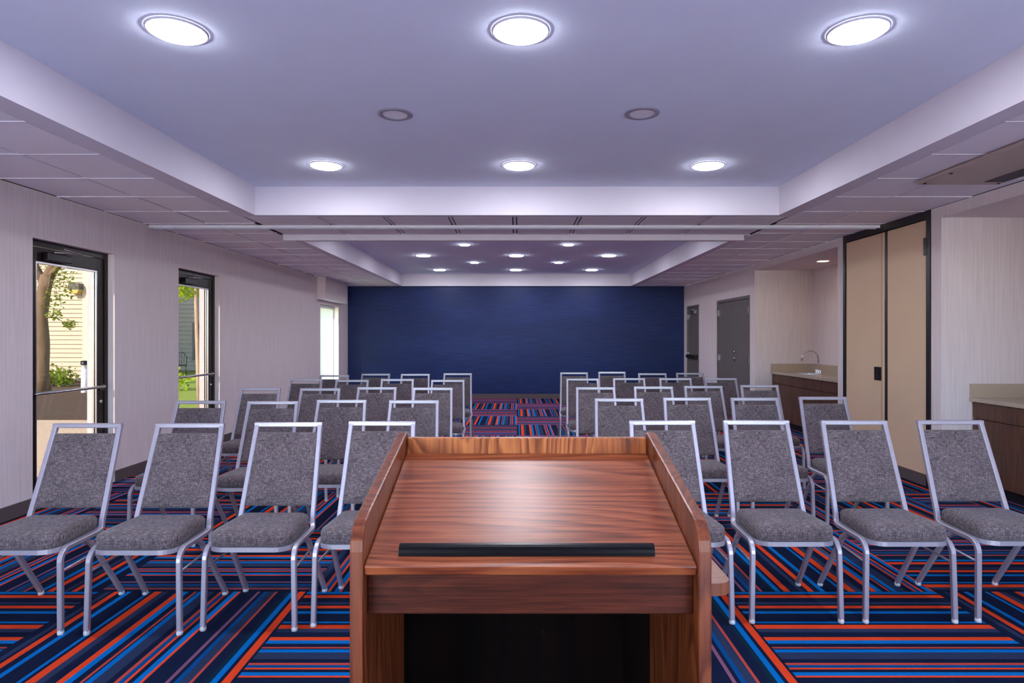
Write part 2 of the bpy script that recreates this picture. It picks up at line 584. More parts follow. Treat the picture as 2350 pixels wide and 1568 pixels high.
w.box(AX, AX + T, AN[0] - T, AF[1] + 0.2, 0, ZC)            # back of the alcoves
w.box(XR + T, AX, AN[0] - T, AN[0], 0, ZC)
w.box(XR + T, AX, AN[0], AN[1], ZA, ZC)                     # alcove ceilings
w.box(XR + T, AX, AF[0], AF[1], ZA, ZC)
w.box(XR + T, XR + T + 0.05, D4[0], Y_FAR + 0.2, 0, ZC)     # behind the grey doors
tag(w.build('wall_right', M['wallpaper']), kind='structure')

tag(MB().box(XL, XR, Y_FAR, Y_FAR + 0.2, 0, ZC).build('wall_far', M['blue']), 'navy blue textured feature wall at the far end', None, None, 'structure')
w = MB()
NWZ = (0.06, 2.42)                       # two glazed bays added behind the lectern for fill daylight
for xa, xb in ((XL - WT, -3.5), (-0.9, 0.9), (3.5, XR + T)):
    w.box(xa, xb, Y_NEAR - 0.2, Y_NEAR, 0, ZC)
for xa, xb in ((-3.5, -0.9), (0.9, 3.5)):
    w.box(xa, xb, Y_NEAR - 0.2, Y_NEAR, 0, NWZ[0])
    w.box(xa, xb, Y_NEAR - 0.2, Y_NEAR, NWZ[1], ZC)
tag(w.build('wall_near', M['wallpaper']), kind='structure')
for k, xc in enumerate((-2.2, 2.2)):
    fill_bay = thing('window_%d' % (k + 2), 'tall glazed bay added behind the lectern to brighten the ceiling', None, (xc, Y_NEAR - 0.1, 0), 0, None, 'structure')
    f = MB()
    for x in (-1.3, -0.025, 1.25):
        f.box(x, x + 0.05, -0.04, 0.04, NWZ[0], NWZ[1])
    for z in (NWZ[0], NWZ[1] - 0.05):
        f.box(-1.25, 1.25, -0.04, 0.04, z, z + 0.05)
    f.build('window_frame', M['dark_alu'], fill_bay)
    MB().box(-1.25, 1.25, -0.004, 0.004, NWZ[0] + 0.05, NWZ[1] - 0.05).build('glass_pane', M['cooling_glass'], fill_bay)
tag(MB().box(-8.0, 8.0, -5.2, Y_NEAR - 0.22, 2.60, 2.75).build('sun_block_roof', M['tray_paint']), 'deep flat roof added to keep sun out of the added bays', None, None, 'structure')  # unseen roof, added to block direct sun from the fill bays

# baseboards
BH, BT = 0.105, 0.012
b = MB()
for a, c in ((Y_NEAR, DA[0]), (DA[1], DB[0]), (DB[1], WC[0]), (WC[1], Y_FAR)):
    b.box(XL, XL + BT, a, c, 0, BH)
tag(b.build('baseboard_left', M['base']), kind='structure')
b = MB()
for a, c in ((Y_NEAR, AN[0]), (AN[1], CL[0]), (CL[1], AF[0]), (AF[1], D4[0]), (D4[1], D3[0]), (D3[1], Y_FAR)):
    b.box(XR - BT, XR, a, c, 0, BH)
b.box(XR, 4.03, AF[1] - BT, AF[1], 0, BH)
b.box(XR, 4.03, AN[1] - BT, AN[1], 0, BH)
tag(b.build('baseboard_right', M['base']), kind='structure')
tag(MB().box(XL + BT, XR - BT, Y_FAR - BT, Y_FAR, 0, BH).build('baseboard_far', M['base']), kind='structure')

# ceiling ----------------------------------------------------------
T1 = (-2.49, 2.495, -0.6, 5.995)      # near tray x0 x1 y0 y1
T2 = (-2.575, 2.56, 7.20, 14.15)      # far tray
ceil = MB()
ZB = ZC + 0.02
def ring(mb, t, z0, z1):
    mb.box(t[0] - 0.02, t[0], t[2], t[3], z0, z1)
for a, c, y0, y1 in ((XL - WT, T1[0], Y_NEAR - 0.2, 6.6), (T1[1], XR + 0.14, Y_NEAR - 0.2, 6.6), (XL - WT, T2[0], 6.6, Y_FAR + 0.2), (T2[1], XR + 0.14, 6.6, Y_FAR + 0.2)):
    ceil.box(a, c, y0, y1, ZB, ZB + 0.4)
ceil.box(T1[0], T1[1], Y_NEAR - 0.2, T1[2], ZB, ZB + 0.4)
ceil.box(T1[0], T1[1], T1[3], 6.6, ZB, ZB + 0.4)
ceil.box(T2[0], T2[1], 6.6, T2[2], ZB, ZB + 0.4)
ceil.box(T2[0], T2[1], T2[3], Y_FAR + 0.2, ZB, ZB + 0.4)
ceiling = tag(ceil.build('ceiling', M['gap']), 'suspended ceiling with two raised trays', None, None, 'structure')
for t in (T1, T2):
    tp = MB().box(t[0], t[1], t[2], t[3], ZT, ZT + 0.05).build('tray_ceiling', M['paint'], ceiling)
    ts = MB()
    e = 0.012
    ts.box(t[0], t[0] + e, t[2], t[3], ZC - 0.002, ZT)
    ts.box(t[1] - e, t[1], t[2], t[3], ZC - 0.002, ZT)
    ts.box(t[0] + e, t[1] - e, t[3] - e, t[3], ZC - 0.002, ZT)
    ts.box(t[0] + e, t[1] - e, t[2], t[2] + e, ZC - 0.002, ZT)
    ts.build('tray_side', M['tray_paint'], ceiling)
# plain soffit border around the trays
sb = MB()
BW = 0.155
sb.box(T1[0] - BW, T1[0], T1[2], T1[3] + 0.09, ZC, ZB)
sb.box(T1[1], T1[1] + 0.135, T1[2], T1[3] + 0.09, ZC, ZB)
sb.box(T1[0], T1[1], T1[3], T1[3] + 0.09, ZC, ZB)
sb.box(T2[0] - 0.10, T2[0], T2[2], T2[3], ZC, ZB)
sb.box(T2[1], T2[1] + 0.10, T2[2], T2[3], ZC, ZB)
sb.box(XL, XR, T2[3], Y_FAR, ZC, ZB)
sb.build('soffit_border', M['tray_paint'], ceiling)

# ceiling tiles on their grid
PIT = 0.605
ys = [4.015 + PIT * k for k in range(-9, 18)]
tile_cache = {}
def tile(xa, xb, ya, yb, gap=0.006, drop=0.0):
    w, d = xb - xa - gap, yb - ya - gap
    if w < 0.03 or d < 0.03: return
    key = (round(w, 3), round(d, 3))
    if key not in tile_cache:
        me = MB().cbox(-w / 2, w / 2, -d / 2, d / 2, 0, 0.014, 0.004).mesh('ceiling_tile')
        me.materials.append(M['tile'])
        tile_cache[key] = me
    link_mesh('ceiling_tile', tile_cache[key], ceiling, ((xa + xb) / 2, (ya + yb) / 2, ZC + 0.001 + drop))
random.seed(9)
for i in range(len(ys) - 1):
    ya, yb = ys[i], min(ys[i + 1], Y_FAR - 0.02)
    if ya < -1.0 or yb - ya < 0.05: continue
    bw_l, bw_r = (BW, 0.135) if ya < 6.3 else (0.10, 0.10)
    lx = (T1[0] if ya < 6.3 else T2[0]) - bw_l
    rx = (T1[1] if ya < 6.3 else T2[1]) + bw_r
    for xa, xb in ((lx, -3.16), (-3.16, XL), (rx, 3.13), (3.13, XR)):
        if xa > xb: xa, xb = xb, xa
        tile(xa, xb, ya, yb, 0.02, random.choice((0, 0, 0.002, 0.003)))
# tiles of the strip between the trays, with wider reveals
for k in range(-4, 4):
    xa, xb = -0.02 + 0.628 * k, -0.02 + 0.628 * (k + 1)
    if k == -4: xa = T1[0] - BW
    if k == 3: xb = T1[1] + 0.135
    tile(xa, xb, T1[3] + 0.078, 6.545, 0.05)
    tile(xa, xb, 6.575, 7.14, 0.05)
# T bars in those reveals and light bars across the side grid
for k in range(-3, 4):
    x = -0.02 + 0.628 * k
    MB().box(x - 0.013, x + 0.013, T1[3] + 0.10, 7.10, ZC + 0.006, ZC + 0.012).build('grid_bar', M['grid'], ceiling)

for y in ys:
    if y < -0.9 or y > 14.0: continue
    bl, br_ = (T1[0] - BW, T1[1] + 0.135) if y < 6.3 else (T2[0] - 0.10, T2[1] + 0.10)
    MB().box(XL, bl, y - 0.008, y + 0.008, ZC - 0.002, ZC + 0.012).build('grid_bar', M['grid'], ceiling)
    MB().box(br_, XR, y - 0.008, y + 0.008, ZC - 0.002, ZC + 0.012).build('grid_bar', M['grid'], ceiling)
# beam at the mouth of the far tray
tag(MB().cbox(T2[0] - 0.06, T2[1] + 0.005, 7.12, 7.20, ZC - 0.066, ZC + 0.02, 0.004).build('trim_1', M['tray_paint']), 'white boxed lip at the mouth of the far ceiling tray', None, None, 'structure')

# partition track
tr = thing('partition_track', 'long metal partition track crossing the ceiling between the trays', 'track', (0, 6.56, ZC))
MB().box(XL + 0.005, XR - 0.005, -0.045, -0.028, -0.030, -0.001).build('rail', M['white_metal'], tr)
MB().box(XL + 0.005, XR - 0.005, 0.028, 0.045, -0.030, -0.001).build('rail', M['white_metal'], tr)
MB().box(XL + 0.005, XR - 0.005, -0.028, 0.028, -0.012, -0.001).build('channel', M['black'], tr)

# downlights -------------------------------------------------------
def downlight_meshes(r, lens):
    ringm = MB().lathe([(r * 1.0, -0.004), (r * 1.03, -0.010), (r * 1.10, -0.008), (r * 1.12, -0.0005)], 40).mesh('trim_ring')
    ringm.materials.append(M['ring'])
    prof = [(r * 1.0, -0.004), (r * 0.985, -0.012), (r * 0.93, -0.0165), (r * 0.5, -0.018), (0.0005, -0.018)]
    lm = MB().lathe(prof, 40).mesh('lens')
    lm.materials.append(lens)
    return ringm, lm
BIG = downlight_meshes(0.122, M['lens'])
SMALL = downlight_meshes(0.078, M['lens_small'])
def downlight(x, y, z, meshes, label, group):
    t = thing('downlight', label, 'ceiling light', (x, y, z), 0, group)
    link_mesh('trim_ring', meshes[0], t)
    link_mesh('lens', meshes[1], t)
    return t
side = {0: 'left', 1: 'middle', 2: 'right'}
rows = [(2.947, 'nearest row of three, near ceiling tray', (-1.585, 0.018, 1.591)), (5.24, 'second row of three, near ceiling tray', (-1.583, 0.018, 1.586)),
        (0.65, 'row above the lectern, near ceiling tray', (-1.585, 0.018, 1.591)),
        (8.66, 'first row of three, far ceiling tray', (-1.61, -0.01, 1.58)), (10.95, 'middle row of three, far ceiling tray', (-1.62, -0.007, 1.593)), (13.25, 'last row of three, far ceiling tray', (-1.617, -0.018, 1.572))]
for y, where, xs in rows:
    for k, x in enumerate(xs):
        downlight(x, y, ZT, BIG, 'large lit round downlight, %s, %s one' % (where, side[k]), 'large round downlights')
for y, where in ((9.676, 'front pair'), (11.956, 'rear pair')):
    for k, x in enumerate((-0.80, 0.79)):
        downlight(x, y, ZT, SMALL, 'small lit downlight, %s in the far ceiling tray, %s one' % (where, ('left', 'right')[k]), 'small lit downlights')
# two unlit recessed cans
for k, (x, y) in enumerate(((-0.78, 4.047), (0.798, 4.03))):
    t = thing('recessed_can', 'unlit recessed can light in the near tray, %s one of the pair' % ('left', 'right')[k], 'ceiling light', (x, y, ZT), 0, 'unlit recessed cans')
    MB().lathe([(0.078, -0.002), (0.082, -0.008), (0.108, -0.007), (0.112, -0.0005)], 40).build('trim_ring', M['can_ring'], t)
    MB().lathe([(0.078, -0.002), (0.072, -0.0015), (0.045, -0.001), (0.0005, -0.0008)], 40).build('reflector', M['can'], t)
# warm light in the sink alcove
t = thing('alcove_light', 'small warm downlight in the ceiling of the sink alcove', 'ceiling light', (4.24, 8.75, ZA))
MB().lathe([(0.075, -0.002), (0.08, -0.008), (0.092, -0.006), (0.094, -0.0005)], 32).build('trim_ring', M['ring'], t)
MB().lathe([(0.075, -0.002), (0.06, -0.006), (0.0005, -0.007)], 32).build('lens', M['lens_warm'], t)

# ceiling access panel on the right
t = thing('access_panel', 'long beige metal panel hung below the ceiling above the near counter', 'panel', (3.26, 4.05, ZC - 0.004))
MB().cbox(-0.303, 0.303, -0.63, 0.63, -0.028, 0.0, 0.008).build('plate', plain('beige_panel', rgb(176, 158, 152), 0.5, var=0.03), t)
for sx in (-0.27, 0.27):
    for sy in (-0.58, 0.3, 0.58):
        MB().lathe([(0.0005, -0.034), (0.010, -0.033), (0.012, -0.0275)], 10).build('screw', M['black'], t, (sx, sy, 0))
MB().box(0.13, 0.27, 0.05, 0.53, -0.032, -0.0275).build('vent_slot', M['gap'], t)

# ------------------------------------------------------------------ glazed exit doors
def glass_door(name, ya, yb, label):
    d = thing(name, label, None, (XL, ya, 0), 0, None, 'structure')
    W = yb - ya
    H = DOOR_H
    xo = -0.063          # inner face of the frame, measured from the wall face
    f = MB()
    fw, fd = 0.05, 0.11
    f.box(xo - fd, xo, 0, fw, 0, H)
    f.box(xo - fd, xo, W - fw, W, 0, H)
    f.box(xo - fd, xo, fw, W - fw, H - fw, H)
    f.box(xo - fd, xo, fw, W - fw, 0, 0.012)
    f.box(xo - fd + 0.015, xo - fd + 0.03, fw, fw + 0.015, 0, H - fw)
    f.box(xo - fd + 0.015, xo - fd + 0.03, W - fw - 0.015, W - fw, 0, H - fw)
    f.build('door_frame', M['dark_alu'], d)
    # leaf
    ly0, ly1 = fw + 0.004, W - fw - 0.004
    lz0, lz1 = 0.014, H - fw - 0.004
    st, tr_, br = 0.075, 0.115, 0.20
    lx0, lx1 = xo - 0.055, xo - 0.008
    leaf = MB()
    leaf.cbox(lx0, lx1, ly0, ly0 + st, lz0, lz1, 0.004)
    leaf.cbox(lx0, lx1, ly1 - st, ly1, lz0, lz1, 0.004)
    leaf.cbox(lx0, lx1, ly0 + st, ly1 - st, lz1 - tr_, lz1, 0.004)
    leaf.cbox(lx0, lx1, ly0 + st, ly1 - st, lz0, lz0 + br, 0.004)
    lo = leaf.build('door_leaf', M['dark_alu'], d)
    xm = (lx0 + lx1) / 2
    MB().box(xm - 0.004, xm + 0.004, ly0 + st - 0.006, ly1 - st + 0.006, lz0 + br - 0.006, lz1 - tr_ + 0.006).build('glass_pane', M['dimming_glass'], lo)
    # glazing beads
    g = MB()
    for y0, y1, z0, z1 in ((ly0 + st, ly0 + st + 0.014, lz0 + br, lz1 - tr_), (ly1 - st - 0.014, ly1 - st, lz0 + br, lz1 - tr_),
                           (ly0 + st + 0.014, ly1 - st - 0.014, lz1 - tr_ - 0.014, lz1 - tr_), (ly0 + st + 0.014, ly1 - st - 0.014, lz0 + br, lz0 + br + 0.014)):
        g.box(xm - 0.018, xm - 0.005, y0, y1, z0, z1)
        g.box(xm + 0.005, xm + 0.018, y0, y1, z0, z1)
    g.build('glazing_bead', M['steel'], lo)
    # push bar
    zb = 0.91
    p = MB()
    p.tube([(lx1 + 0.002, ly0 + 0.03, zb), (lx1 + 0.035, ly0 + 0.035, zb), (lx1 + 0.045, ly0 + 0.06, zb), (lx1 + 0.045, ly1 - 0.06, zb), (lx1 + 0.035, ly1 - 0.035, zb), (lx1 + 0.002, ly1 - 0.03, zb)], 0.013, 10)
    p.build('push_bar', M['steel'], lo)
    MB().cbox(lx1 - 0.001, lx1 + 0.022, ly1 - 0.055, ly1 - 0.005, zb - 0.04, zb + 0.02, 0.003).build('bar_bracket', M['black'], lo)
    MB().tube([(lx1 - 0.002, ly1 - 0.045, zb - 0.14), (lx1 + 0.012, ly1 - 0.045, zb - 0.14)], 0.017, 14).build('lock_cylinder', M['steel'], lo)
    # closer
    c = MB()
    c.cbox(lx1, lx1 + 0.05, ly0 + 0.14, ly0 + 0.42, lz1 - 0.10, lz1 - 0.035, 0.006)
    co = c.build('door_closer', M['black'], lo)
    a = MB()
    a.tube([(lx1 + 0.055, ly0 + 0.20, lz1 - 0.03), (lx1 + 0.07, ly0 + 0.50, lz1 - 0.012)], 0.008, 6)
    a.tube([(lx1 + 0.07, ly0 + 0.50, lz1 - 0.006), (lx1 + 0.045, ly0 + 0.32, lz1 + 0.012)], 0.006, 6)
    a.build('closer_arm', M['steel'], lo)
    return d
glass_door('door_1', DA[0], DA[1], 'bronze-framed glass exit door with push bar, nearer one')
glass_door('door_2', DB[0], DB[1], 'bronze-framed glass exit door with push bar, farther one')

# shaded window near the far corner
win = thing('window_1', 'tall window with a closed white roller shade near the blue wall', None, (XL, WC[0], 0), 0, None, 'structure')
W = WC[1] - WC[0]
f = MB()
for a, c in ((0, 0.05), (W - 0.05, W)):
    f.box(-0.20, -0.12, a, c, 0, 2.02)
f.box(-0.20, -0.12, 0.05, W - 0.05, 1.97, 2.02)
f.box(-0.20, -0.12, 0.05, W - 0.05, 0, 0.06)
f.build('window_frame', M['dark_alu'], win)
MB().box(-0.164, -0.156, 0.05, W - 0.05, 0.06, 1.97).build('glass_pane', M['glass'], win)
sh = thing('roller_shade', 'closed white roller shade glowing in the far window', 'shade', (XL - 0.07, (WC[0] + WC[1]) / 2, 0))
MB().box(-0.001, 0.001, -W / 2 + 0.03, W / 2 - 0.16, 0.05, 1.99).build('fabric', M['shade'], sh)
MB().tube([(0, -W / 2 + 0.02, 1.985), (0, W / 2 - 0.14, 1.985)], 0.028, 12).build('roller', M['white_metal'], sh)
MB().cbox(-0.008, 0.008, -W / 2 + 0.03, W / 2 - 0.16, 0.02, 0.05, 0.003).build('hem_bar', M['white_metal'], sh)
# boxed valance over that window
v = MB()
v.box(XL, XL + 0.16, 12.02, 13.57, 2.115, ZC)
vo = tag(v.build('trim_2', M['wallpaper']), 'boxed valance covered in wallpaper above the shaded window', None, None, 'structure')
MB().box(XL + 0.001, XL + 0.165, 12.015, 13.575, 2.10, 2.115).build('valance_edge', M['white_metal'], vo)

# ------------------------------------------------------------------ right-hand doors
def hollow_door(name, ya, yb, double, label):
    d = thing(name, label, None, (XR, ya, 0), 0, None, 'structure')
    W, H = yb - ya, RD_H
    f = MB()
    fw = 0.05
    f.cbox(-0.008, 0.10, 0, fw, 0, H, 0.003)
    f.cbox(-0.008, 0.10, W - fw, W, 0, H, 0.003)
    f.cbox(-0.008, 0.10, fw, W - fw, H - fw, H, 0.003)
    f.build('door_frame', M['grey_door'], d)
    spans = [(fw + 0.004, W / 2 - 0.002), (W / 2 + 0.002, W - fw - 0.004)] if double else [(fw + 0.004, W - fw - 0.004)]
    for k, (a, c) in enumerate(spans):
        lo = MB().cbox(0.012, 0.055, a, c, 0.012, H - fw - 0.004, 0.003).build('door_leaf', M['grey_door'], d)
        hy = (a if k == 0 else c) if double else c
        for hz in (0.22, 1.0, 1.82):
            MB().cbox(-0.012, 0.014, hy - 0.022, hy + 0.022, hz - 0.055, hz + 0.055, 0.003).build('hinge', M['steel'], lo)
        if double and k == 0:
            h2 = MB()
            h2.tube([(0.012, c - 0.07, 1.0), (-0.045, c - 0.07, 1.0)], 0.014, 10)
            h2.tube([(-0.045, c - 0.07, 1.0), (-0.045, c - 0.19, 1.0)], 0.011, 8)
            h2.tube([(0.0125, c - 0.07, 1.0), (0.002, c - 0.07, 1.0)], 0.034, 16)
            h2.build('lever_handle', M['chrome'], lo)
            MB().tube([(0.0125, c - 0.07, 1.12), (-0.004, c - 0.07, 1.12)], 0.026, 14).build('deadbolt', M['chrome'], lo)
        if not double:
            p = MB()
            p.cbox(-0.06, -0.02, a + 0.05, c - 0.05, 0.93, 1.0, 0.006)
            p.cbox(-0.03, 0.012, a + 0.04, a + 0.14, 0.92, 1.01, 0.006)
            p.cbox(-0.03, 0.012, c - 0.14, c - 0.04, 0.92, 1.01, 0.006)
            p.build('push_bar', M['black'], lo)
            MB().cbox(-0.05, 0.012, a + 0.12, a + 0.42, H - 0.19, H - 0.11, 0.006).build('door_closer', M['steel'], lo)
            MB().tube([(-0.03, a + 0.2, H - 0.10), (-0.07, a + 0.45, H - 0.085), (-0.02, a + 0.62, H - 0.07)], 0.009, 6).build('closer_arm', M['steel'], lo)
    return d
hollow_door('door_3', D3[0], D3[1], False, 'grey exit door with dark push bar beside the blue wall')
hollow_door('door_4', D4[0], D4[1], True, 'plain grey double door with a chrome lever handle')

# closet doors that hide the folding partition
cd = thing('door_5', 'tall cream closet doors in a black frame beneath the partition track', None, (XR, CL[0], 0), 0, None, 'structure')
W = CL[1] - CL[0]
f = MB()
f.box(-0.012, 0.119, 0, 0.055, 0, ZC - 0.001)
f.box(-0.012, 0.119, W - 0.045, W, 0, ZC - 0.001)
f.box(-0.012, 0.119, 0.055, W - 0.045, 2.45, ZC - 0.001)
f.build('door_frame', M['black'], cd)
mid = 0.70
p1 = MB().cbox(0.0, 0.04, 0.058, mid - 0.022, 0.0, 2.445, 0.004).build('door_leaf', M['cream'], cd)
p2 = MB().cbox(0.0, 0.04, mid + 0.022, W - 0.05, 0.0, 2.445, 0.004).build('door_leaf', M['cream'], cd)
MB().box(-0.001, 0.10, mid - 0.021, mid + 0.021, 0.0, 2.445).build('seal_strip', M['black'], cd)
MB().cbox(-0.008, -0.0005, mid + 0.024, mid + 0.062, 0.0, 2.44, 0.002).build('astragal', M['cream'], p2)
MB().box(-0.004, -0.0005, mid + 0.064, mid + 0.072, 0.0, 2.44).build('groove', M['black'], p2)
MB().box(-0.010, -0.0005, 0.058, mid - 0.022, 0.0, 0.105).build('kick_strip', M['base'], p1)
MB().box(-0.010, -0.0005, mid + 0.022, W - 0.05, 0.0, 0.105).build('kick_strip', M['base'], p2)
lk = MB().cbox(-0.010, -0.0005, 0.78, 0.90, 0.92, 1.06, 0.003).build('lock_plate', M['dark_alu'], p2)
MB().box(-0.012, -0.0095, 0.82, 0.86, 0.945, 1.035).build('slot', M['black'], lk)
for hz in (0.3, 2.2):
    MB().cbox(-0.016, -0.0005, 0.04, 0.09, hz - 0.08, hz + 0.08, 0.003).build('hinge', M['dark_alu'], p1)

# ------------------------------------------------------------------ service counters in the alcoves
CX, CZ = 4.03, 0.80       # cabinet front, cabinet top
def cabinet(ya, yb, label):
    t = thing('base_cabinet', label, 'cabinet', ((CX + AX) / 2, (ya + yb) / 2, 0), 0, 'walnut base cabinets')
    hx, hy = (AX - CX) / 2, (yb - ya) / 2
    m = MB()
    m.box(-hx + 0.022, hx - 0.002, -hy, hy, 0.10, CZ)
    m.build('body', M['walnut'], t)
    MB().box(-hx + 0.08, hx - 0.002, -hy, hy, 0.0, 0.10).build('toe_kick', M['black'], t)
    MB().cbox(-hx, -hx + 0.02, -hy + 0.003, hy - 0.003, 0.655, CZ - 0.004, 0.002).build('drawer_front', M['walnut'], t)
    MB().cbox(-hx, -hx + 0.02, -hy + 0.003, hy - 0.003, 0.105, 0.648, 0.002).build('door', M['walnut'], t)
    return t
cabinet(9.26, 9.975, 'walnut base cabinet under the sink counter, farthest unit beside the grey double door')
cabinet(8.36, 9.26, 'walnut base cabinet under the sink counter, middle unit')
cabinet(7.41, 8.36, 'walnut base cabinet under the sink counter, nearest unit by the cream closet')
cabinet(4.66, 5.587, 'walnut base cabinet in the near alcove, unit next to the closet frame')
cabinet(3.73, 4.66, 'walnut base cabinet in the near alcove, unit nearest the camera')

SLX = 4.005
def counter(ya, yb, label, sink=None):
    t = thing('countertop', label, 'countertop', ((SLX + AX) / 2, (ya + yb) / 2, CZ))
    hx, hy = (AX - SLX) / 2, (yb - ya) / 2
    s = MB()
    if sink:
        sx0, sx1, sy0, sy1 = sink
        cx, cy = (SLX + AX) / 2, (ya + yb) / 2
        sx0, sx1, sy0, sy1 = sx0 - cx, sx1 - cx, sy0 - cy, sy1 - cy
        s.box(-hx, sx0, -hy, hy, 0.001, 0.034)
        s.box(sx1, hx - 0.001, -hy, hy, 0.001, 0.034)
        s.box(sx0, sx1, -hy, sy0, 0.001, 0.034)
        s.box(sx0, sx1, sy1, hy, 0.001, 0.034)
    else:
        s.box(-hx, hx - 0.001, -hy, hy, 0.001, 0.034)
    s.build('slab', M['stone'], t)
    MB().box(hx - 0.02, hx - 0.001, -hy, hy - 0.02, 0.034, 0.155).build('backsplash', M['stone'], t)
    MB().box(-hx + 0.004, hx - 0.001, hy - 0.02, hy - 0.001, 0.034, 0.155).build('backsplash', M['stone'], t)
    return t
SINK = (4.10, 4.40, 9.02, 9.55)
counter(7.405, 9.983, 'beige stone countertop with backsplash around the sink', SINK)
counter(3.73, 5.595, 'beige stone countertop with backsplash in the near alcove')
t = thing('sink', 'steel undermount sink set in the far stone countertop', 'sink', (4.25, 9.285, CZ + 0.002))
k = MB()
hx, hy = 0.149, 0.264
k.box(-hx, -hx + 0.004, -hy, hy, -0.0, 0.030)
k.box(hx - 0.004, hx, -hy, hy, -0.0, 0.030)
k.box(-hx + 0.004, hx - 0.004, -hy, -hy + 0.004, 0, 0.030)
k.box(-hx + 0.004, hx - 0.004, hy - 0.004, hy, 0, 0.030)
k.box(-hx + 0.004, hx - 0.004, -hy + 0.004, hy - 0.004, 0.0, 0.003)
k.build('basin', M['steel'], t)
MB().lathe([(0.0005, 0.006), (0.03, 0.006), (0.035, 0.0031)], 18).build('drain', M['chrome'], t)

fa = thing('faucet', 'chrome gooseneck faucet with two handles behind the sink', 'faucet', (4.45, 9.32, CZ + 0.034))
MB().cbox(-0.022, 0.022, -0.085, 0.085, 0.0, 0.012, 0.003).build('base_plate', M['chrome'], fa)
pts = [(0, 0, 0.012), (0, 0, 0.22)]
for k in range(1, 13):
    a = math.pi * k / 12 * 0.93
    pts.append((-0.12 + 0.12 * math.cos(a), 0, 0.22 + 0.12 * math.sin(a)))
pts.append((-0.246, 0, 0.18))
MB().tube(pts, 0.0115, 10, side=(0, 1, 0)).build('spout', M['chrome'], fa)
MB().lathe([(0.022, 0.012), (0.022, 0.05), (0.014, 0.06)], 14).build('collar', M['chrome'], fa)
for s in (-1, 1):
    h = MB().lathe([(0.018, 0.012), (0.018, 0.055), (0.012, 0.065), (0.0005, 0.067)], 12, (0, 0.062 * s, 0))
    h.tube([(0, 0.062 * s, 0.06), (-0.01, 0.11 * s, 0.075)], 0.006, 8)
    h.build('handle', M['chrome'], fa)

# ------------------------------------------------------------------ banquet chairs
def arc(c, r, a0, a1, n=6):
    """points in the y-z plane"""
    return [(c[0] + r * math.cos(a0 + (a1 - a0) * k / n), c[1] + r * math.sin(a0 + (a1 - a0) * k / n)) for k in range(n + 1)]

def seat_outline(n=7):
    """rounded trapezoid, front at y = -0.01, rear at y = 0.335"""
    corners = [(-0.197, -0.012, 0.075), (0.197, -0.012, 0.075), (0.172, 0.335, 0.035), (-0.172, 0.335, 0.035)]
    pts = []
    m = len(corners)
    for i in range(m):
        p = Vector(corners[i][:2]); r = corners[i][2]
        a = Vector(corners[i - 1][:2]); c = Vector(corners[(i + 1) % m][:2])
        d1 = (a - p).normalized(); d2 = (c - p).normalized()
        p1 = p + d1 * r; p2 = p + d2 * r
        for k in range(n + 1):
            t = k / n
            pts.append((1 - t) ** 2 * p1 + 2 * t * (1 - t) * p + t * t * p2)
    # slight forward bow of the front edge
    return [Vector((q.x, q.y - (0.018 * (1 - (q.x / 0.2) ** 2) if q.y < 0.03 else 0))) for q in pts]

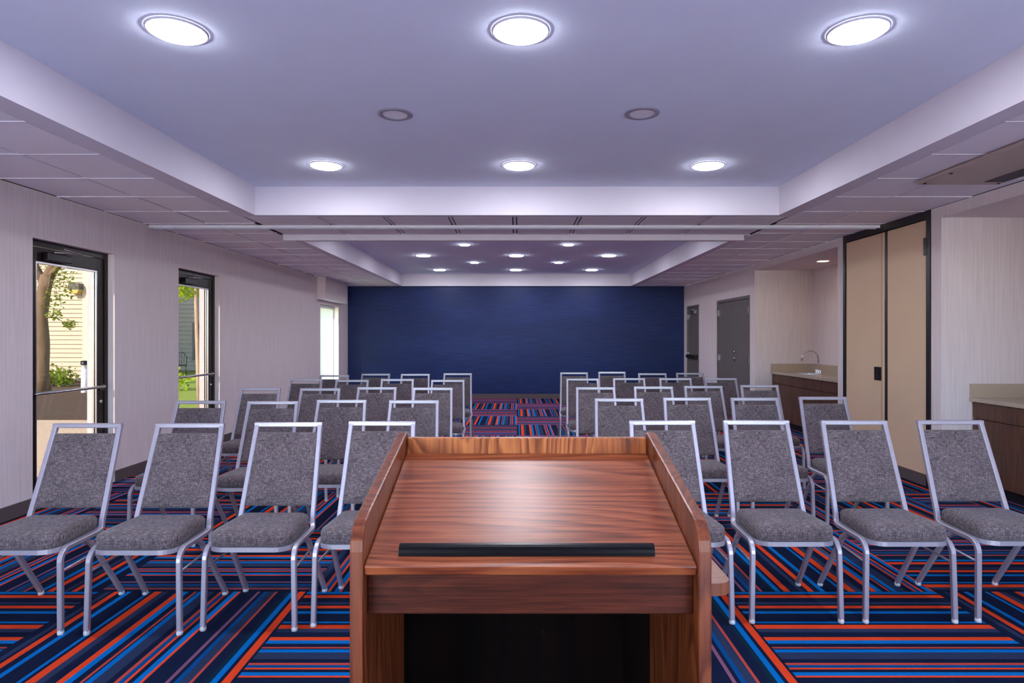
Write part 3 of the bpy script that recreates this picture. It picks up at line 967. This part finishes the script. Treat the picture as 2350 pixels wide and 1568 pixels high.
def make_chair():
    root = thing('banquet_chair', 'chair', 'chair')
    out = seat_outline()
    c = Vector((0, 0.165))
    # cushion
    rings = [(0.955, 0.392), (0.99, 0.398), (1.0, 0.412), (1.0, 0.435), (0.98, 0.449), (0.91, 0.459), (0.75, 0.464), (0.5, 0.466), (0.2, 0.466)]
    vs, fs = [], []
    n = len(out)
    for s, z in rings:
        for p in out:
            q = c + (p - c) * s
            vs.append((q.x, q.y, z))
    for i in range(len(rings) - 1):
        for k in range(n):
            k2 = (k + 1) % n
            fs.append((i * n + k, i * n + k2, (i + 1) * n + k2, (i + 1) * n + k))
    fs.append(tuple(reversed(range(n))))
    fs.append(tuple((len(rings) - 1) * n + k for k in range(n)))
    MB().add(vs, fs, True).build('seat', M['fabric'], root)
    # seat rail: flat band under the cushion
    vs, fs = [], []
    for s, z in ((1.005, 0.392), (1.005, 0.370), (0.945, 0.370), (0.945, 0.392)):
        for p in out:
            q = c + (p - c) * s
            vs.append((q.x, q.y, z))
    for i in range(4):
        for k in range(n):
            k2 = (k + 1) % n
            j = (i + 1) % 4
            fs.append((i * n + k, j * n + k, j * n + k2, i * n + k2))
    MB().add(vs, fs, False).build('seat_frame', M['frame'], root)
    # back frame: upright, top rail, upright
    LZ, LY = 0.405, 0.325
    TZ, TY = 0.887, 0.505
    r = 0.012
    path = [(-0.2, LY - 0.055, 0.383), (-0.196, LY - 0.022, 0.388), (-0.190, LY - 0.004, 0.402), (-0.187, LY + 0.006, 0.425), (-0.171, TY, TZ)]
    bf = MB()
    bf.tube(path, r, side=(1, 0, 0), square=True)
    bf.tube([(-x, y, z) for x, y, z in path], r, side=(1, 0, 0), square=True)
    bf.tube([(-0.183, TY, TZ + 0.001), (0.183, TY, TZ + 0.001)], r, side=(0, 0, 1), square=True)
    bf.build('back_frame', M['frame'], root)
    # back pad
    def up(z):
        t = (z - 0.425) / (TZ - 0.425)
        return LY + 0.006 + t * (TY - LY - 0.006), 0.187 + t * (0.171 - 0.187)
    vs, fs = [], []
    zs = [0.486, 0.490, 0.50, 0.60, 0.70, 0.80, 0.836, 0.844, 0.848]
    prof = [(-1, 0), (-0.99, -0.010), (-0.93, -0.016), (-0.5, -0.019), (0, -0.020), (0.5, -0.019), (0.93, -0.016), (0.99, -0.010), (1, 0),
            (0.99, 0.008), (0.5, 0.010), (-0.5, 0.010), (-0.99, 0.008)]
    thick = [0.25, 0.7, 1, 1, 1, 1, 1, 0.7, 0.25]
    for z, th in zip(zs, thick):
        y, hw = up(z)
        hw -= 0.011
        for u, d in prof:
            vs.append((u * hw, y + d * th, z))
    n = len(prof)
    for i in range(len(zs) - 1):
        for k in range(n):
            k2 = (k + 1) % n
            fs.append((i * n + k, i * n + k2, (i + 1) * n + k2, (i + 1) * n + k))
    fs.append(tuple(reversed(range(n))))
    fs.append(tuple((len(zs) - 1) * n + k for k in range(n)))
    MB().add(vs, fs, True).build('backrest', M['fabric'], root)
    # legs
    for s in (-1, 1):
        x = 0.207
        top = [(y, z) for y, z in arc((0.06, 0.325), 0.058, math.radians(95), math.radians(176), 6)]
        pts = [(s * 0.200, 0.27, 0.383), (s * 0.203, 0.16, 0.383)] + [(s * (0.204 + 0.003 * k / 6), y, z) for k, (y, z) in enumerate(top)] + [(s * 0.213, -0.004, 0.018)]
        lg = MB().tube(pts, 0.0115, side=(1, 0, 0), square=True).build('leg', M['frame'], root)
        MB().lathe([(0.0005, 0.0), (0.014, 0.0), (0.015, 0.01), (0.012, 0.022)], 12, (s * 0.213, -0.004, 0)).build('foot_cap', M['glide'], lg)
        pts = [(s * 0.197, 0.185, 0.372), (s * 0.2, 0.23, 0.34), (s * 0.212, 0.45, 0.018)]
        lg = MB().tube(pts, 0.0115, side=(1, 0, 0), square=True).build('leg', M['frame'], root)
        MB().lathe([(0.0005, 0.0), (0.014, 0.0), (0.015, 0.01), (0.012, 0.022)], 12, (s * 0.212, 0.45, 0)).build('foot_cap', M['glide'], lg)
        MB().tube([(s * 0.208, 0.003, 0.285), (s * 0.203, 0.265, 0.292)], 0.006, 6).build('stretcher', M['frame'], root)
    MB().tube([(-0.2, 0.225, 0.35), (0.2, 0.225, 0.35)], 0.008, 6).build('crossbar', M['frame'], root)
    return root

ROWS = [
    ('front row', [(-2.305, 2.90, 0.5), (-1.758, 2.90, 0.0), (-1.245, 2.94, -0.3), (-0.745, 2.98, -0.4)], [(0.812, 3.01, 0.6), (1.335, 3.02, 0.2), (1.878, 3.02, 0.0), (2.422, 3.03, 0.0)]),
]
proto = make_chair()
CHAIR_POS = []
for side_k, side_name in ((1, 'left'), (2, 'right')):
    for k, (x, y, a) in enumerate(ROWS[0][side_k]):
        CHAIR_POS.append(('front row', side_name, k, x, y, a))
CHAIR_TABLE = {  # x, y computed from image pixels of each chair's top rail
    'second row': ([(-2.322, 4.127), (-1.769, 4.095), (-1.297, 4.192), (-0.758, 4.159)], [(0.769, 4.294), (1.316, 4.364), (1.837, 4.364), (2.390, 4.436)]),
    'third row': ([(-2.362, 5.320), (-1.799, 5.265), (-1.315, 5.398), (-0.779, 5.346)], [(0.737, 5.398), (1.283, 5.477), (1.794, 5.559), (2.364, 5.671)]),
    'fourth row': ([(-2.369, 6.591), (-1.818, 6.443), (-1.329, 6.591), (-0.752, 6.443)], [(0.752, 6.667), (1.288, 6.745), (1.808, 6.745), (2.333, 6.745)]),
    'last row': ([(-2.268, 7.342), (-1.823, 7.629), (-1.288, 7.580), (-0.772, 7.730)], [(0.757, 7.938), (1.292, 8.046), (1.758, 7.730), (2.294, 7.833)]),
}
random.seed(21)
for rn, (L, R) in CHAIR_TABLE.items():
    for side_name, lst in (('left', L), ('right', R)):
        for k, (x, y) in enumerate(lst):
            CHAIR_POS.append((rn, side_name, k, x, y, random.uniform(-1.2, 1.2)))
seat_l = ['outermost by the glass doors', 'second from the glass doors', 'second from the centre aisle', 'next to the centre aisle']
seat_r = ['next to the centre aisle', 'second from the centre aisle', 'second from the counters', 'outermost by the counters']
row_word = {'front row': 'front row behind the lectern', 'second row': 'second row', 'third row': 'third row', 'fourth row': 'fourth row', 'last row': 'last row before the blue wall'}
for i, (rn, sn, k, x, y, a) in enumerate(CHAIR_POS):
    c = proto if i == 0 else copy_tree(proto)
    c.location = (x, y, 0)
    c.rotation_euler.z = math.radians(a)
    where = (seat_l if sn == 'left' else seat_r)[k]
    tag(c, 'grey chair, %s, %s block, %s' % (row_word[rn], sn, where), 'chair', 'grey banquet chairs in rows')

# ------------------------------------------------------------------ lectern
LX, LY0, LY1 = 0.023, 1.044, 1.480
lec = thing('lectern', 'oak-finish wooden lectern with sloped reading top and black book stop', 'lectern', (LX, LY0, 0))
D = LY1 - LY0
HW = 0.3
def zt(y):          # top edge of the side panels
    return 1.046 + (1.143 - 1.046) * y / D
for s in (-1, 1):
    poly = [(0.004, 0.0), (D, 0.0)]
    poly += [(D, zt(D) - 0.012), (D - 0.006, zt(D) - 0.002), (D - 0.018, zt(D - 0.018))]
    poly += [(0.05, zt(0.05)), (0.03, zt(0.03) - 0.002), (0.014, zt(0.014) - 0.008), (0.003, zt(0.0) - 0.022), (0.0, zt(0) - 0.04), (0.0, 0.0)]
    poly = [(0.0, 0.0)] + poly[1:-1]
    xa, xb = (s * (HW - 0.0225), s * HW)
    if xa > xb: xa, xb = xb, xa
    side_panel = MB().prism(poly, 'x', xa, xb).build('side_panel', M['oak_z'], lec)
    bv = side_panel.modifiers.new('edge', 'BEVEL')
    bv.width = 0.004
    bv.segments = 2
    bv.limit_method = 'ANGLE'
IW = HW - 0.0228
sl = math.atan2(0.114, 0.406)
# reading top, slightly tilted board
def board(y0, z0, y1, z1, th):
    d = Vector((0, y1 - y0, z1 - z0)).normalized()
    nrm = Vector((0, -d.z, d.y))
    a, b = Vector((0, y0, z0)), Vector((0, y1, z1))
    return [(a.y, a.z), (b.y, b.z), (b.y - nrm.y * th, b.z - nrm.z * th), (a.y - nrm.y * th, a.z - nrm.z * th)]
poly = board(0.004, 0.981, D - 0.026, 1.095, 0.018)
top = MB().prism(poly, 'x', -IW, IW).build('reading_top', M['oak_x'], lec)
bv = top.modifiers.new('edge', 'BEVEL'); bv.width = 0.003; bv.segments = 2; bv.limit_method = 'ANGLE'
# book stop: quarter-round bar lying on the slope
by, bz = 0.030, 0.981 + 0.026 * math.tan(sl)
pr = []
for k in range(9):
    a = math.pi * k / 8
    pr.append((by + 0.012 - 0.012 * math.cos(a), bz + 0.006 + 0.013 * math.sin(a)))
pr = [(by, bz - 0.001)] + pr + [(by + 0.026, bz + 0.008)]
bs = MB().prism(pr, 'x', -0.224, 0.212)
bs.build('book_stop', M['rubber'], lec)
# rear rail standing behind the top
MB().cbox(-IW, IW, D - 0.025, D - 0.006, 0.60, 1.130, 0.003).build('rear_rail', M['oak_back'], lec)
# front apron
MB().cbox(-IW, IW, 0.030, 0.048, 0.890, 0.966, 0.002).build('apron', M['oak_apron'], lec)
# front (audience side) panel and shelf, base
MB().box(-IW, IW, D - 0.055, D - 0.031, 0.02, 1.05).build('front_panel', M['oak_inner_shade'], lec)
MB().cbox(-IW, IW, 0.06, D - 0.056, 0.40, 0.42, 0.002).build('shelf', M['oak_x'], lec)
MB().cbox(-IW, IW, 0.02, D - 0.056, 0.04, 0.06, 0.002).build('bottom', M['oak_x'], lec)
# folding side shelf
poly = [(HW + 0.0005, 0.16), (HW + 0.062, 0.16), (HW + 0.078, 0.165), (HW + 0.088, 0.178), (HW + 0.09, 0.195), (HW + 0.09, 0.30), (HW + 0.0005, 0.30)]
MB().prism(poly, 'z', 0.868, 0.892).build('side_shelf', M['oak_edge'], lec)

# ------------------------------------------------------------------ outside
gr = tag(MB().box(-40, XL - WT - 0.001, -14, 10.7, -0.2, -0.03).build('ground_paving', M['paving']), 'sunlit concrete paving outside the glass doors', 'paving', None, 'structure')
tag(MB().prism([(-30, 10.7), (-6.45, 10.7), (-24, 40), (-40, 40)], 'z', -0.2, -0.02).build('ground_bed', M['mulch']), 'mulched planting bed by the cream house', 'planting bed', None, 'structure')
tag(MB().prism([(-6.45, 10.7), (XL - WT - 0.01, 10.7), (XL - WT - 0.01, 40), (-24, 40)], 'z', -0.2, -0.015).build('lawn', M['grass']), 'bright sunlit lawn outside the farther glass door', 'lawn', None, 'structure')

tag(MB().box(XL - WT, 30, -14, Y_NEAR - 0.201, -0.2, -0.03).build('bounce_terrace', plain('bounce_concrete', rgb(222, 226, 238), 0.9, var=0.04, nscale=10)), 'pale concrete terrace added to bounce sunlight up to the ceiling', None, None, 'structure')  # unseen terrace, added pale so sunlight bounces up through the bays

# cream house with lap siding, facing the room
hs = thing('neighbour_house', 'cream house with horizontal lap siding seen through the nearer glass door', 'house', (-13.6, 20.0, 0))
MB().box(-8.0, -0.02, 0.05, 3.0, 0, 5.6).build('wall', M['siding_trim'], hs)
bm = MB()
bm.add([(-7.9, 0.0, 0), (-0.12, 0.0, 0), (-0.12, 0.05, 0), (-7.9, 0.05, 0), (-7.9, 0.035, 0.142), (-0.12, 0.035, 0.142), (-0.12, 0.05, 0.142), (-7.9, 0.05, 0.142)],
       [(0, 3, 2, 1), (4, 5, 6, 7), (0, 1, 5, 4), (1, 2, 6, 5), (2, 3, 7, 6), (3, 0, 4, 7)])
me = bm.mesh('siding_board')
me.materials.append(M['siding'])
for k in range(38):
    link_mesh('siding_board', me, hs, (0, 0, 0.05 + 0.14 * k))
MB().box(-0.14, 0.0, -0.012, 0.05, 0, 5.6).build('corner_board', M['siding_trim'], hs)
MB().box(0.0, 0.014, -0.012, 0.14, 0, 5.6).build('corner_board', M['siding_trim'], hs)
rf = MB().prism([(-8.4, 5.6), (0.4, 5.6), (-4.0, 7.6)], 'y', -0.5, 3.4)
rf.build('roof', M['roof'], hs)
# wing behind, in the house's shade
wg = thing('house_wing', 'grey shaded house wing with a dark window seen through the farther door', 'house', (-13.0, 26.0, 0))
MB().box(-2.0, 6.0, 0.05, 3.0, 0, 5.2).build('wall', M['siding_trim'], wg)
bm = MB()
bm.add([(-2.0, 0.0, 0), (6.0, 0.0, 0), (6.0, 0.05, 0), (-2.0, 0.05, 0), (-2.0, 0.035, 0.182), (6.0, 0.035, 0.182), (6.0, 0.05, 0.182), (-2.0, 0.05, 0.182)],
       [(0, 3, 2, 1), (4, 5, 6, 7), (0, 1, 5, 4), (1, 2, 6, 5), (2, 3, 7, 6), (3, 0, 4, 7)])
me = bm.mesh('siding_board')
me.materials.append(plain('grey_siding', rgb(205, 196, 186), 0.7, var=0.04))
for k in range(28):
    link_mesh('siding_board', me, wg, (0, 0, 0.05 + 0.18 * k))
w1 = MB()
w1.box(-0.34, -0.24, -0.03, 0.04, 0.45, 2.0); w1.box(0.66, 0.76, -0.03, 0.04, 0.45, 2.0); w1.box(-0.24, 0.66, -0.03, 0.04, 1.9, 2.0); w1.box(-0.24, 0.66, -0.03, 0.04, 0.45, 0.53)
wo = w1.build('window', plain('grey_window_frame', rgb(150, 142, 140), 0.5), wg)
MB().box(-0.24, 0.66, -0.005, 0.03, 0.53, 1.9).build('pane', M['dark_glass'], wo)
MB().prism([(-2.4, 5.2), (6.4, 5.2), (2.0, 7.0)], 'y', -0.4, 3.4).build('roof', M['roof'], wg)

# wall lamp on the cream house
wl_ = thing('wall_lamp', 'boxy grey and amber wall lamp on the cream house siding', 'wall lamp', (-13.88, 19.99, 2.86))
MB().prism([(-0.17, 0.02), (0.17, 0.02), (0.16, 0.22), (-0.15, 0.24)], 'y', -0.22, -0.001).build('housing', plain('lamp_housing', rgb(96, 88, 84), 0.5), wl_)
MB().prism([(-0.16, 0.019), (-0.13, -0.10), (0.11, -0.10), (0.16, 0.019)], 'y', -0.21, -0.001).build('diffuser', M['amber'], wl_)

# bollard
bo = thing('bollard', 'white and dark bollard light standing in front of the cream house', 'bollard', (-10.95, 16.0, -0.02))
MB().lathe([(0.075, 0.0), (0.075, 0.60), (0.0005, 0.60)], 16).build('post', M['white_metal'], bo)
MB().lathe([(0.06, 0.60), (0.06, 0.70)], 16).build('lens', M['glide'], bo)
MB().lathe([(0.085, 0.70), (0.085, 0.80), (0.0005, 0.81)], 16).build('cap', M['black'], bo)

# trees
def leaves(points, n, size, seed):
    rnd = random.Random(seed)
    vs, fs = [], []
    for k in range(n):
        c, r = rnd.choice(points)
        while True:
            d = Vector((rnd.uniform(-1, 1), rnd.uniform(-1, 1), rnd.uniform(-1, 1)))
            if d.length < 1: break
        p = Vector(c) + Vector((d.x * r, d.y * r, d.z * r * 0.75))
        a = Vector((rnd.uniform(-1, 1), rnd.uniform(-1, 1), rnd.uniform(-0.6, 0.4))).normalized()
        b = a.orthogonal().normalized()
        b = (Matrix.Rotation(rnd.uniform(0, 6.28), 3, a) @ b)
        s = size * rnd.uniform(0.6, 1.3)
        i = len(vs)
        vs += [p, p + a * s * 0.5 + b * s * 0.3, p + a * s, p + a * s * 0.5 - b * s * 0.3]
        fs += [(i, i + 1, i + 2, i + 3)]
    return MB().add(vs, fs, False)
tt = thing('courtyard_tree', 'forked tree with sparse leaves outside the nearer glass door', 'tree', (-11.95, 15.9, -0.02))
tk = MB()
tk.tube([(0.02, 0, 0), (-0.02, 0, 0.5), (0.02, 0, 1.0), (0.0, 0, 1.3), (-0.03, 0, 1.9), (0.06, 0, 2.6), (0.14, 0, 2.95)], [0.19, 0.165, 0.15, 0.165, 0.145, 0.145, 0.15], 12)
tk.tube([(0.12, 0, 2.85), (0.30, 0.05, 3.25), (0.52, 0.1, 3.6), (0.8, 0.2, 4.4)], [0.14, 0.12, 0.10, 0.06], 10)
tk.tube([(0.16, 0, 2.9), (0.45, -0.1, 3.12), (0.75, -0.2, 3.35), (1.2, -0.3, 3.55)], [0.09, 0.06, 0.05, 0.03], 8)
tk.tube([(0.08, 0, 2.7), (-0.35, 0.1, 3.4), (-0.7, 0.1, 4.4)], [0.10, 0.08, 0.04], 8)
tk.tube([(0.05, 0, 2.2), (0.25, -0.1, 2.7), (0.33, -0.15, 3.0)], [0.03, 0.02, 0.012], 6)
tk.tube([(0.06, 0, 1.9), (0.4, -0.1, 1.9), (0.75, -0.15, 1.72)], [0.03, 0.014, 0.006], 6)
tk.build('trunk', M['bark'], tt)
fp = [((0.55, -0.1, 2.5), 0.30), ((0.35, -0.1, 2.25), 0.26), ((0.45, -0.15, 1.95), 0.18), ((0.80, -0.15, 1.72), 0.16), ((0.65, -0.1, 2.75), 0.24), ((0.75, -0.2, 3.15), 0.3), ((0.5, 0, 3.0), 0.3),
      ((1.1, -0.3, 3.55), 0.35), ((0.6, 0, 3.55), 0.4), ((-0.3, 0, 3.4), 0.5), ((-0.6, 0.1, 4.2), 0.7), ((0.5, 0.1, 4.4), 0.8), ((1.2, -0.2, 4.2), 0.6)]
tag(leaves(fp, 1300, 0.07, 3).build('foliage', M['leaf'], tt), kind='stuff')
yt = thing('young_tree', 'slim pale-trunked young tree with bright green leaves outside the farther door', 'tree', (-5.83, 11.6, -0.02))
MB().tube([(0, 0, 0), (-0.03, 0, 1.0), (-0.06, 0, 2.0), (-0.09, 0, 3.2)], [0.042, 0.036, 0.03, 0.018], 10).build('trunk', M['bark_pale'], yt)
fp = [((-0.2, 0, 2.45), 0.38), ((-0.35, 0.1, 2.3), 0.3), ((0.1, 0, 2.7), 0.4), ((-0.1, 0, 3.0), 0.6), ((-0.5, 0, 2.8), 0.45), ((0.35, 0, 2.9), 0.4)]
tag(leaves(fp, 1300, 0.09, 5).build('foliage', M['leaf_bright'], yt), kind='stuff')
# shrubs in the bed
for k, (x, y, r, mat, lb) in enumerate(((-14.0, 19.2, 0.42, 'leaf', 'low loose green shrub against the cream house, next to the corner board'), (-13.2, 18.0, 0.34, 'leaf', 'small green shrub beside the bollard'), (-15.9, 19.3, 0.45, 'leaf', 'low green shrub behind the forked tree trunk'), (-9.2, 16.4, 0.5, 'leaf_bright', 'round bright green shrub on the sunlit lawn'))):
    s = thing('shrub', lb, 'shrub', (x, y, -0.02), 0, 'shrubs outside')
    tag(leaves([((0, 0, r * 0.7), r), ((r * 0.8, 0, r * 0.5), r * 0.7), ((-r * 0.8, 0, r * 0.5), r * 0.7)], 420, 0.11, 11 + k).build('foliage', M[mat], s), kind='stuff')
    MB().tube([(0, 0, 0), (0.01, 0, r * 0.8)], 0.02, 6).build('stem', M['bark'], s)
# wire patio chairs on the lawn edge
for k, (x, y, a) in enumerate(((-11.75, 22.0, 0.5), (-11.0, 22.3, -0.6))):
    p = thing('patio_chair', 'black wire patio chair before the shaded house wing, %s one' % ('left', 'right')[k], 'chair', (x, y, -0.01), a, 'black wire patio chairs')
    for sx in (-0.22, 0.22):
        for sy in (-0.2, 0.2):
            MB().tube([(sx, sy, 0), (sx * 0.9, sy * 0.9, 0.42)], 0.012, 6).build('leg', M['black'], p)
    MB().tube([(-0.22, -0.2, 0.42), (0.22, -0.2, 0.42), (0.22, 0.2, 0.42), (-0.22, 0.2, 0.42), (-0.22, -0.2, 0.42)], 0.012, 6).build('seat_rim', M['black'], p)
    sm = MB()
    for q in range(6):
        xx = -0.18 + 0.072 * q
        sm.tube([(xx, -0.2, 0.42), (xx, 0.2, 0.42)], 0.005, 5)
    sm.build('seat', M['black'], p)
    bk = MB()
    bk.tube([(-0.22, 0.2, 0.42), (-0.24, 0.26, 0.7), (-0.12, 0.28, 0.86), (0.12, 0.28, 0.86), (0.24, 0.26, 0.7), (0.22, 0.2, 0.42)], 0.012, 6)
    for q in range(5):
        xx = -0.14 + 0.07 * q
        bk.tube([(xx, 0.2, 0.42), (xx * 1.2, 0.275, 0.83)], 0.006, 5)
    bk.build('backrest', M['black'], p)
